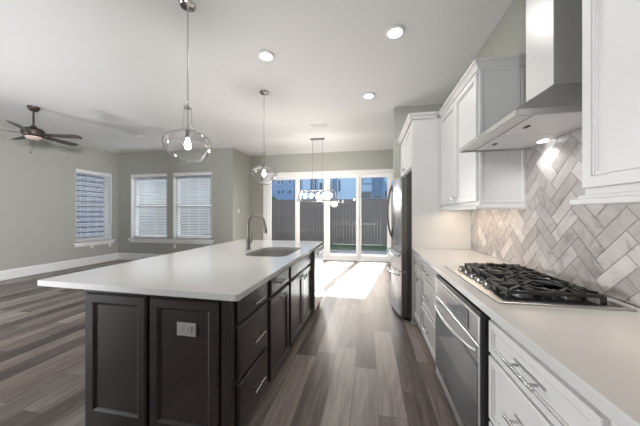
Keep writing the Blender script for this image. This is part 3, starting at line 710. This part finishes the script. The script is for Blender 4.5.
def grate(y0, y1, x0, x1, cs):
    b = MB(); w_ = 0.0065; z0, z1 = zt - 0.014, zt
    def bar(xa, ya, xb, yb, h=0.0):
        d_ = Vector((xb - xa, yb - ya)); L_ = d_.length; d_ /= L_; n_ = Vector((-d_.y, d_.x)) * w_
        A = [(xa + n_.x, ya + n_.y), (xb + n_.x, yb + n_.y), (xb - n_.x, yb - n_.y), (xa - n_.x, ya - n_.y)]
        b.prism(A, lambda p, q, a: (p, q, a), z0 + h, z1 + h)
    bar(x0, y0, x1, y0, -0.004); bar(x0, y1, x1, y1, -0.004); bar(x0, y0, x0, y1, -0.004); bar(x1, y0, x1, y1, -0.004)
    ym_ = (y0 + y1) / 2
    for f_ in (0.25, 0.5, 0.75): bar(x0 + (x1 - x0) * f_, y0, x0 + (x1 - x0) * f_, y1, -0.002) if f_ != 0.5 or len(cs) > 1 else None
    for cx, cy, r in cs:
        for a in range(0, 360, 45):
            ca, sa = math.cos(math.radians(a)), math.sin(math.radians(a))
            # finger from near the cap to the frame, slightly raised
            ex = (x1 - cx) / ca if ca > 0.01 else ((x0 - cx) / ca if ca < -0.01 else 9)
            ey = (y1 - cy) / sa if sa > 0.01 else ((y0 - cy) / sa if sa < -0.01 else 9)
            e_ = min(ex, ey, 0.16); bar(cx + ca * 0.022, cy + sa * 0.022, cx + ca * e_, cy + sa * e_, 0.003)
    for x in (x0, x1):
        for y in (y0, y1, ym_): b.box(x - 0.009, x + 0.009, y - 0.008, y + 0.008, 0.9248, z0 + 0.004, 0.002)
    for x in (x0 + (x1 - x0) * 0.25, x0 + (x1 - x0) * 0.5, x0 + (x1 - x0) * 0.75):
        b.box(x - 0.008, x + 0.008, y0 - 0.006, y0 + 0.006, 0.9248, z0, 0.002)
    b.build('grate', 'iron', t)
grate(1.345, 1.555, 0.655, 1.035, [burn[0], burn[1]])
grate(1.565, 1.795, 0.715, 1.045, [burn[2]])
grate(1.805, 2.04, 0.715, 1.045, [burn[3], burn[4]])

# ------------------------------------------------------------------ island
GI = 'dark base cabinets of the island'
def ibase(u0, u1, label):
    t = thing('island_cabinet', label, 'cabinet', (-0.98, (u0 + u1) / 2, 0), GI)
    body(fI, u0, u1, 0.1, 0.880, 0.56, 'cabinet_dark', t); return t
t = t_near = ibase(1.226, 1.672, 'dark three-drawer island cabinet at the near corner with the panelled end facing the camera')
for i, (z0, z1, zp) in enumerate(((0.722, 0.862, 0.79), (0.412, 0.706, 0.565), (0.120, 0.396, 0.27))):
    dr = front('drawer', fI, 1.247, 1.650, z0, z1, P_DDRAW, 'cabinet_dark', t); pull(fI, 1.38, 1.53, zp, dr)
t = ibase(1.674, 2.146, 'dark island cabinet with one drawer over a single pull-out door')
dr = front('drawer', fI, 1.698, 2.122, 0.722, 0.862, P_DDRAW, 'cabinet_dark', t); pull(fI, 1.835, 1.985, 0.79, dr)
dr = front('door', fI, 1.698, 2.122, 0.120, 0.706, P_DDOOR, 'cabinet_dark', t); pull(fI, 1.835, 1.985, 0.675, dr)
t = thing('island_cabinet', 'dark two-door island cabinet under the sink', 'cabinet', (-0.98, 2.60, 0), GI)
b = MB().box(-1.26, -0.70, 2.148, 2.166, 0.1, 0.88).box(-1.26, -0.70, 3.034, 3.052, 0.1, 0.88).box(-1.26, -0.70, 2.166, 3.034, 0.1, 0.12).box(-1.26, -1.25, 2.166, 3.034, 0.12, 0.68)
b.box(-0.712, -0.70, 2.166, 3.034, 0.12, 0.88).build('body', 'cabinet_dark', t)
MB().box(-1.26, -0.77, 2.148, 3.052, 0.0, 0.0995).build('toe_kick', 'cabinet_dark', t)
front('false_front', fI, 2.172, 3.028, 0.722, 0.862, P_DDRAW, 'cabinet_dark', t)
for a, c, kn in ((2.172, 2.596, 2.565), (2.604, 3.028, 2.635)):
    dr = front('door', fI, a, c, 0.120, 0.706, P_DDOOR, 'cabinet_dark', t); tknob(fI, kn, 0.66, dr)
# dishwasher
t = thing('dishwasher', 'stainless dishwasher at the far end of the island', 'dishwasher', (-0.97, 3.35, 0))
MB().box(-1.25, -0.70, 3.056, 3.645, 0.1, 0.872, 0.002).build('tub', 'black_plastic', t)
MB().box(-1.2, -0.77, 3.06, 3.64, 0.0, 0.0995).build('toe_kick', 'black_plastic', t)
o = MB().rings(fI, 3.060, 3.642, 0.11, 0.868, [(0, 0.0), (0, 0.046), (0.005, 0.052)]).build('door', 'steel', t)
pull(fI, 3.12, 3.58, 0.815, o, d0=0.052, off=0.035, r=0.009)
# end panel facing the camera
t = t_near
t = MB().box(-1.645, -0.70, 1.205, 1.224, 0.0, 0.880, 0.001).build('end_panel', 'cabinet_dark', t)
fE = lambda u, d, z: (u, 1.205 - d, z)
for a, c in ((-1.615, -1.205), (-1.185, -0.765)):
    front('raised_panel', fE, a, c, 0.135, 0.862, P_DDOOR, 'cabinet_dark', t)
MB().box(-0.748, -0.690, 1.190, 1.2045, 0.0, 0.880, 0.003).build('corner_post', 'cabinet_dark', t)
t = thing('island_knee_wall', 'dark panelled back of the island below the seating overhang', 'knee wall', (-1.45, 2.43, 0))
MB().box(-1.645, -1.262, 1.2245, 3.645, 0.0, 0.880, 0.001).build('board', 'cabinet_dark', t)
fk = lambda u, d, z: (-1.645 - d, u, z)
for k in range(4): front('raised_panel', fk, 1.25 + 0.6 * k, 1.83 + 0.6 * k, 0.135, 0.862, P_DDOOR, 'cabinet_dark', t)
MB().box(-1.645, -0.695, 3.6465, 3.665, 0.0, 0.880, 0.001).build('end_board', 'cabinet_dark', t)
# island worktop with sink cut-out
def rrect(x0, x1, y0, y1, r, n=6, rs=None):
    rs = rs or [r] * 4; P = []
    for (cx, cy, a0, rr) in ((x1 - rs[0], y1 - rs[0], 0, rs[0]), (x0 + rs[1], y1 - rs[1], 90, rs[1]), (x0 + rs[2], y0 + rs[2], 180, rs[2]), (x1 - rs[3], y0 + rs[3], 270, rs[3])):
        for i in range(n + 1):
            a = math.radians(a0 + 90 * i / n); P.append((cx + rr * math.cos(a), cy + rr * math.sin(a)))
    return P
SK = rrect(-1.235, -0.775, 2.27, 2.96, 0.06, rs=[0.09, 0.16, 0.16, 0.09])
bm = bmesh.new(); outer = rrect(-2.0, -0.640, 1.160, 3.70, 0.018, 4)
outer = [(x, y + 0.03 * max(0, (-0.64 - x) / 1.36) * (1 if y < 2 else 0)) for x, y in outer]
def loop(P, z): vs = [bm.verts.new((x, y, z)) for x, y in P]; return vs, [bm.edges.new((vs[i], vs[(i + 1) % len(vs)])) for i in range(len(vs))]
_, e1 = loop(outer, 0.914); _, e2 = loop(SK, 0.914)
bmesh.ops.triangle_fill(bm, edges=e1 + e2, use_beauty=True)
r = bmesh.ops.extrude_face_region(bm, geom=bm.faces[:])
for v in r['geom']:
    if isinstance(v, bmesh.types.BMVert): v.co.z -= 0.032
es = [e for e in bm.edges if all(abs(v.co.z - 0.914) < 1e-5 for v in e.verts) and len(e.link_faces) == 2 and abs(e.link_faces[0].normal.z - e.link_faces[1].normal.z) > 0.5]
bm.normal_update()
es = [e for e in bm.edges if all(abs(v.co.z - 0.914) < 1e-5 for v in e.verts) and len(e.link_faces) == 2 and abs(abs(e.link_faces[0].normal.z) - abs(e.link_faces[1].normal.z)) > 0.5]
bmesh.ops.bevel(bm, geom=es, offset=0.003, segments=2, affect='EDGES')
o = MB(); o.bm.free(); o.bm = bm
tag(o.build('island_countertop', 'quartz'), 'long white quartz worktop on the dark island with a seating overhang', 'countertop')
# sink
t = thing('kitchen_sink', 'grey undermount sink basin set in the island worktop', 'sink', (-1.0, 2.615, 0.69))
b = MB(); bm = b.bm
def ins(P, k, cx=-1.005, cy=2.615): return [(cx + (x - cx) * k, cy + (y - cy) * k) for x, y in P]
rr = [(1.05, 0.879), (1.0, 0.879), (0.985, 0.72), (0.93, 0.70), (0.12, 0.694), (0.10, 0.690), (0.10, 0.684), (0.94, 0.690), (1.0, 0.712), (1.018, 0.868), (1.05, 0.868)]
R = [[bm.verts.new((x, y, z)) for x, y in ins(SK, k)] for k, z in rr]
for A, B_ in zip(R, R[1:] + R[:1]):
    for k in range(len(A)): bm.faces.new((A[k], A[(k + 1) % len(A)], B_[(k + 1) % len(A)], B_[k]))
b.build('basin', 'sink_metal', t, True, 40)
MB().lathe([(0, 0.004), (0.03, 0.004), (0.045, 0.008), (0.045, 0.0), (0.0, 0.0)], (-1.005, 2.615, 0.694), 24).build('drain', 'steel_handle', t, True)
# faucet
t = thing('kitchen_faucet', 'brushed nickel pull-down gooseneck faucet beside the island sink', 'faucet', (-1.335, 2.66, 0.914))
fx, fy = -1.335, 2.66
MB().lathe([(0, 0), (0.030, 0), (0.030, 0.006), (0.024, 0.012), (0.024, 0.10), (0.016, 0.135), (0, 0.135)], (fx, fy, 0.9145), 24).build('body', 'nickel', t, True)
pts = [(fx, fy, 1.04), (fx, fy, 1.12)]
for i in range(17):
    a = PI - PI * 0.97 * i / 16; pts.append((fx + 0.098 + 0.098 * math.cos(a), fy, 1.20 + 0.108 * math.sin(a)))
MB().tube(pts, 0.0145, 14).build('spout', 'nickel', t, True)
e_ = pts[-1]
MB().tube([(e_[0], fy, e_[2]), (e_[0] + 0.004, fy, e_[2] - 0.03), (e_[0] + 0.012, fy, e_[2] - 0.085), (e_[0] + 0.014, fy, e_[2] - 0.105)], [0.0135, 0.0165, 0.020, 0.018], 14).build('spray_head', 'nickel', t, True)
MB().tube([(fx + 0.02, fy - 0.005, 1.0), (fx + 0.045, fy - 0.02, 1.0), (fx + 0.055, fy - 0.03, 1.03), (fx + 0.05, fy - 0.03, 1.11)], [0.010, 0.010, 0.007, 0.006], 12).build('lever', 'nickel', t, True)

# ------------------------------------------------------------------ outlets and switch
def outlet(loc, axis, label, m='plastic_white', horiz=False, switch=False, group=None):
    x, y, z = loc; t = thing('light_switch' if switch else 'power_outlet', label, 'switch' if switch else 'outlet', loc, group)
    a, b_ = (0.058, 0.036) if horiz else (0.036, 0.058)
    fn = {'x': lambda u, d, zz: (x + d, y + u, z + zz), 'y': lambda u, d, zz: (x + u, y - d, z + zz)}[axis]
    MB().rings(fn, -a, a, -b_, b_, [(0, 0.0005), (0, 0.004), (0.003, 0.006)]).build('plate', m, t)
    a2, b2 = (0.034, 0.017) if horiz else (0.017, 0.034)
    f_ = MB().rings(fn, -a2, a2, -b2, b2, [(0, 0.005), (0, 0.008), (0.001, 0.009)]).build('rocker' if switch else 'socket_face', m, t)
    if not switch:
        b = MB()
        for s_ in (-1, 1):
            for q in (-1, 1):
                u, v = (s_ * 0.017, q * 0.006) if horiz else (q * 0.006, s_ * 0.017)
                b.rings(fn, u - (0.004 if horiz else 0.001), u + (0.004 if horiz else 0.001), v - (0.001 if horiz else 0.004), v + (0.001 if horiz else 0.004), [(0, 0.0085), (0, 0.0095)])
        b.build('slots', 'black_plastic', f_)
outlet((-0.955, 1.205 - 0.0095, 0.702), 'y', 'grey horizontal outlet on the island end panel', 'outlet_grey', True)
outlet((XL, 5.40, 0.475), 'x', 'white outlet low on the left wall, nearer the camera of the pair', group='outlets below the left window')
outlet((XL, 5.87, 0.46), 'x', 'white outlet low on the left wall, nearer the room corner', group='outlets below the left window')
outlet((-5.25, YB, 0.43), 'y', 'white outlet on the back wall below the pair of windows')
outlet((XJ, 6.40, 1.40), 'x', 'white light switch on the short wall beside the sliding doors', switch=True)

# ------------------------------------------------------------------ ceiling lamps
GP = 'clear glass pendants over the island'
def pendant(x, y, label):
    t = thing('glass_pendant', label, 'pendant lamp', (x, y, 1.74), GP)
    MB().lathe([(0, 0), (0.065, 0), (0.065, -0.012), (0.055, -0.024), (0.014, -0.028), (0, -0.028)], (x, y, H - 0.001), 32).build('canopy', 'chrome', t, True)
    MB().cyl((x, y, 2.215), (x, y, H - 0.028), 0.0055, seg=12).build('rod', 'steel_handle', t, True)
    outp = [(0.030, 2.205), (0.031, 2.15), (0.034, 2.10), (0.042, 2.05), (0.060, 2.015), (0.092, 1.995), (0.135, 1.980), (0.168, 1.960), (0.185, 1.930), (0.187, 1.900), (0.178, 1.865), (0.158, 1.825), (0.130, 1.785), (0.098, 1.755), (0.075, 1.745), (0.0, 1.744)]
    inn = [(max(r_ - 0.003, 0), z_ + (0.003 if z_ < 1.9 else 0)) for r_, z_ in outp[::-1]]
    MB().lathe([(r_, z_) for r_, z_ in outp] + inn, (x, y, 0), 48, True).build('glass_shade', 'clear_glass', t, True, 60)
    MB().lathe([(0.0, 0.012), (0.026, 0.012), (0.0315, 0.004), (0.0315, -0.008), (0.0, -0.008)], (x, y, 2.210), 28).build('cap', 'chrome', t, True)
    MB().cyl((x, y, 2.0), (x, y, 2.205), 0.006, seg=12).build('stem', 'steel_handle', t, True)
    MB().lathe([(0, 0.065), (0.010, 0.065), (0.018, 0.055), (0.019, 0.0), (0, 0.0)], (x, y, 1.955), 24).build('socket', 'nickel', t, True)
    MB().lathe([(0, 0.0), (0.011, 0.0), (0.013, -0.015), (0.024, -0.045), (0.027, -0.065), (0.020, -0.088), (0, -0.096)], (x, y, 1.955), 24).build('bulb', 'bulb', t, True)
    light('pendant_lamp', 'POINT', (x, y, 1.835), 18, (1, 0.96, 0.9), shadow_soft_size=0.02)
# pendants
pendant(-1.478, 1.86, 'clear glass schoolhouse pendant hanging nearest the camera over the island')
pendant(-1.465, 3.40, 'clear glass schoolhouse pendant hanging at the far end of the island')
GD = 'round ceiling downlights'
def downlight(x, y, label, e=4):
    t = thing('ceiling_downlight', label, 'ceiling light', (x, y, H), GD)
    MB().lathe([(0, 0), (0.088, 0), (0.088, -0.010), (0.080, -0.020), (0.068, -0.022), (0, -0.022)], (x, y, H - 0.0005), 36).build('housing', 'white_trim', t, True)
    MB().lathe([(0, 0), (0.066, 0), (0.064, -0.003), (0, -0.004)], (x, y, H - 0.0227), 36).build('diffuser', 'lamp_disc', t, True)
    light('downlight_lamp', 'AREA', (x, y, H - 0.03), e, (1, 0.975, 0.94), (0, 0, 0), shape='DISK', size=0.12)
downlight(-1.10, 2.61, 'round ceiling downlight between the two glass pendants')
downlight(0.255, 2.50, 'round ceiling downlight nearest the range hood')
downlight(0.01, 3.77, 'smallest round ceiling downlight before the refrigerator')
# linear chandelier
t = thing('linear_chandelier', 'rectangular glass-sided chandelier with a row of bulbs in front of the sliding doors', 'chandelier', (-1.15, 5.73, 1.62))
cx, cy = -1.15, 5.73
MB().box(cx - 0.165, cx + 0.165, cy - 0.05, cy + 0.05, H - 0.028, H - 0.001, 0.004).build('canopy', 'nickel', t)
for s_ in (-1, 1): MB().cyl((cx + s_ * 0.12, cy, 1.86), (cx + s_ * 0.12, cy, H - 0.028), 0.004, seg=8).build('rod', 'nickel', t)
z0, z1 = 1.62, 1.865; lo = (0.45, 0.13); hi = (0.40, 0.08)
b = MB()
def beam(p, q, r=0.007):
    b.cyl(p, q, r, seg=6)
cl = [(cx + sx * lo[0], cy + sy * lo[1], z0) for sx, sy in ((-1, -1), (1, -1), (1, 1), (-1, 1))]
ch = [(cx + sx * hi[0], cy + sy * hi[1], z1) for sx, sy in ((-1, -1), (1, -1), (1, 1), (-1, 1))]
for k in range(4): beam(cl[k], cl[(k + 1) % 4], 0.009); beam(ch[k], ch[(k + 1) % 4], 0.009); beam(cl[k], ch[k], 0.008)
beam((cx - hi[0], cy, z1), (cx + hi[0], cy, z1), 0.009)
b.build('frame', 'steel_handle', t)
for k in range(4):
    g = MB(); A = [Vector(v) for v in (cl[k], cl[(k + 1) % 4], ch[(k + 1) % 4], ch[k])]; n_ = (A[1] - A[0]).cross(A[3] - A[0]).normalized() * 0.0015
    P = [g.bm.verts.new(v + n_) for v in A]; Q = [g.bm.verts.new(v - n_) for v in A]
    g.bm.faces.new(P); g.bm.faces.new(Q[::-1])
    for i in range(4): g.bm.faces.new((P[i], Q[i], Q[(i + 1) % 4], P[(i + 1) % 4]))
    g.build('glass_side', 'clear_glass', t)
for k in range(5):
    x = cx - 0.30 + 0.15 * k
    s_ = MB().cyl((x, cy, z1 - 0.065), (x, cy, z1), 0.016, seg=14).build('socket', 'nickel', t, True)
    MB().lathe([(0, 0), (0.014, 0), (0.020, -0.02), (0.036, -0.055), (0.037, -0.075), (0.026, -0.10), (0, -0.11)], (x, cy, z1 - 0.065), 18).build('bulb', 'bulb', t, True)
light('chandelier_lamp', 'POINT', (cx, cy, 1.66), 85, (1, 0.95, 0.88), shadow_soft_size=0.1)

# ceiling vents
def vent(x, y, sx, sy, label, slats=5):
    t = thing('ceiling_vent', label, 'vent', (x, y, H - 0.01))
    b = MB().box(x - sx, x + sx, y - sy, y - sy + 0.02, H - 0.010, H - 0.0005).box(x - sx, x + sx, y + sy - 0.02, y + sy, H - 0.010, H - 0.0005).box(x - sx, x - sx + 0.02, y - sy, y + sy, H - 0.010, H - 0.0005).box(x + sx - 0.02, x + sx, y - sy, y + sy, H - 0.010, H - 0.0005)
    b.build('frame', 'white_trim', t)
    b = MB(); n = int(2 * sy / 0.022)
    for i in range(1, n): b.box(x - sx + 0.02, x + sx - 0.02, y - sy + i * 0.022 - 0.006, y - sy + i * 0.022 + 0.006, H - 0.009, H - 0.004)
    b.build('louvres', 'white_trim', t)
    MB().box(x - sx + 0.01, x + sx - 0.01, y - sy + 0.01, y + sy - 0.01, H - 0.003, H - 0.0005).build('backing', 'fence_wood', t)
vent(-0.95, 4.9, 0.17, 0.09, 'white ceiling air vent just before the linear chandelier')
t = thing('smoke_detector', 'small white round smoke detector on the living area ceiling', 'smoke detector', (-5.0, 4.8, H - 0.04))
MB().lathe([(0, 0), (0.07, 0), (0.07, -0.02), (0.055, -0.038), (0, -0.040)], (-5.0, 4.8, H - 0.0005), 28).build('housing', 'plastic_white', t, True)
MB().lathe([(0.03, 0), (0.035, 0), (0.035, -0.002), (0.03, -0.002)], (-5.0, 4.8, H - 0.041), 28, True).build('ring', 'white_trim', t, True)

# ceiling fan
t = thing('ceiling_fan', 'dark bronze five-blade ceiling fan with a light in the living area', 'ceiling fan', (-5.37, 3.17, 2.5))
cx, cy = -5.37, 3.17
MB().lathe([(0, 0), (0.075, 0), (0.070, -0.03), (0.045, -0.065), (0.018, -0.075), (0, -0.075)], (cx, cy, H - 0.001), 28).build('canopy', 'bronze', t, True)
MB().cyl((cx, cy, 2.74), (cx, cy, H - 0.07), 0.013, seg=14).build('downrod', 'bronze', t, True)
MB().lathe([(0, 0.13), (0.03, 0.13), (0.045, 0.10), (0.10, 0.085), (0.135, 0.05), (0.14, 0.0), (0.125, -0.035), (0.10, -0.05), (0, -0.05)], (cx, cy, 2.63), 32).build('motor', 'bronze', t, True)
MB().lathe([(0, 0), (0.10, 0), (0.098, -0.015), (0.075, -0.036), (0.035, -0.048), (0, -0.05)], (cx, cy, 2.58), 32).build('light_lens', 'fan_lens', t, True)
for k in range(5):
    a = math.radians(23 + 72 * k); ca, sa = math.cos(a), math.sin(a); tl = -math.tan(math.radians(13))
    fn = lambda p, q, h: (cx + ca * p - sa * q, cy + sa * p + ca * q, 2.615 + q * tl + h)
    bl = MB().prism([(0.17, -0.050), (0.60, -0.068), (0.655, -0.055), (0.67, 0.0), (0.66, 0.045), (0.62, 0.066), (0.17, 0.050)], fn, 0.0, 0.007).build('blade', 'fan_blade', t)
    MB().prism([(0.10, -0.020), (0.20, -0.035), (0.26, -0.012), (0.26, 0.012), (0.20, 0.035), (0.10, 0.020)], fn, -0.006, -0.0005).build('blade_bracket', 'bronze', bl)
for s_ in (-0.03, 0.03): MB().cyl((cx + s_, cy - 0.02, 2.36 + abs(s_) * s_ * 40), (cx + s_, cy - 0.02, 2.56), 0.0018, seg=6).cyl((cx + s_, cy - 0.02, 2.34 + abs(s_) * s_ * 40), (cx + s_, cy - 0.02, 2.37 + abs(s_) * s_ * 40), 0.006, seg=8).build('pull_chain', 'bronze', t)
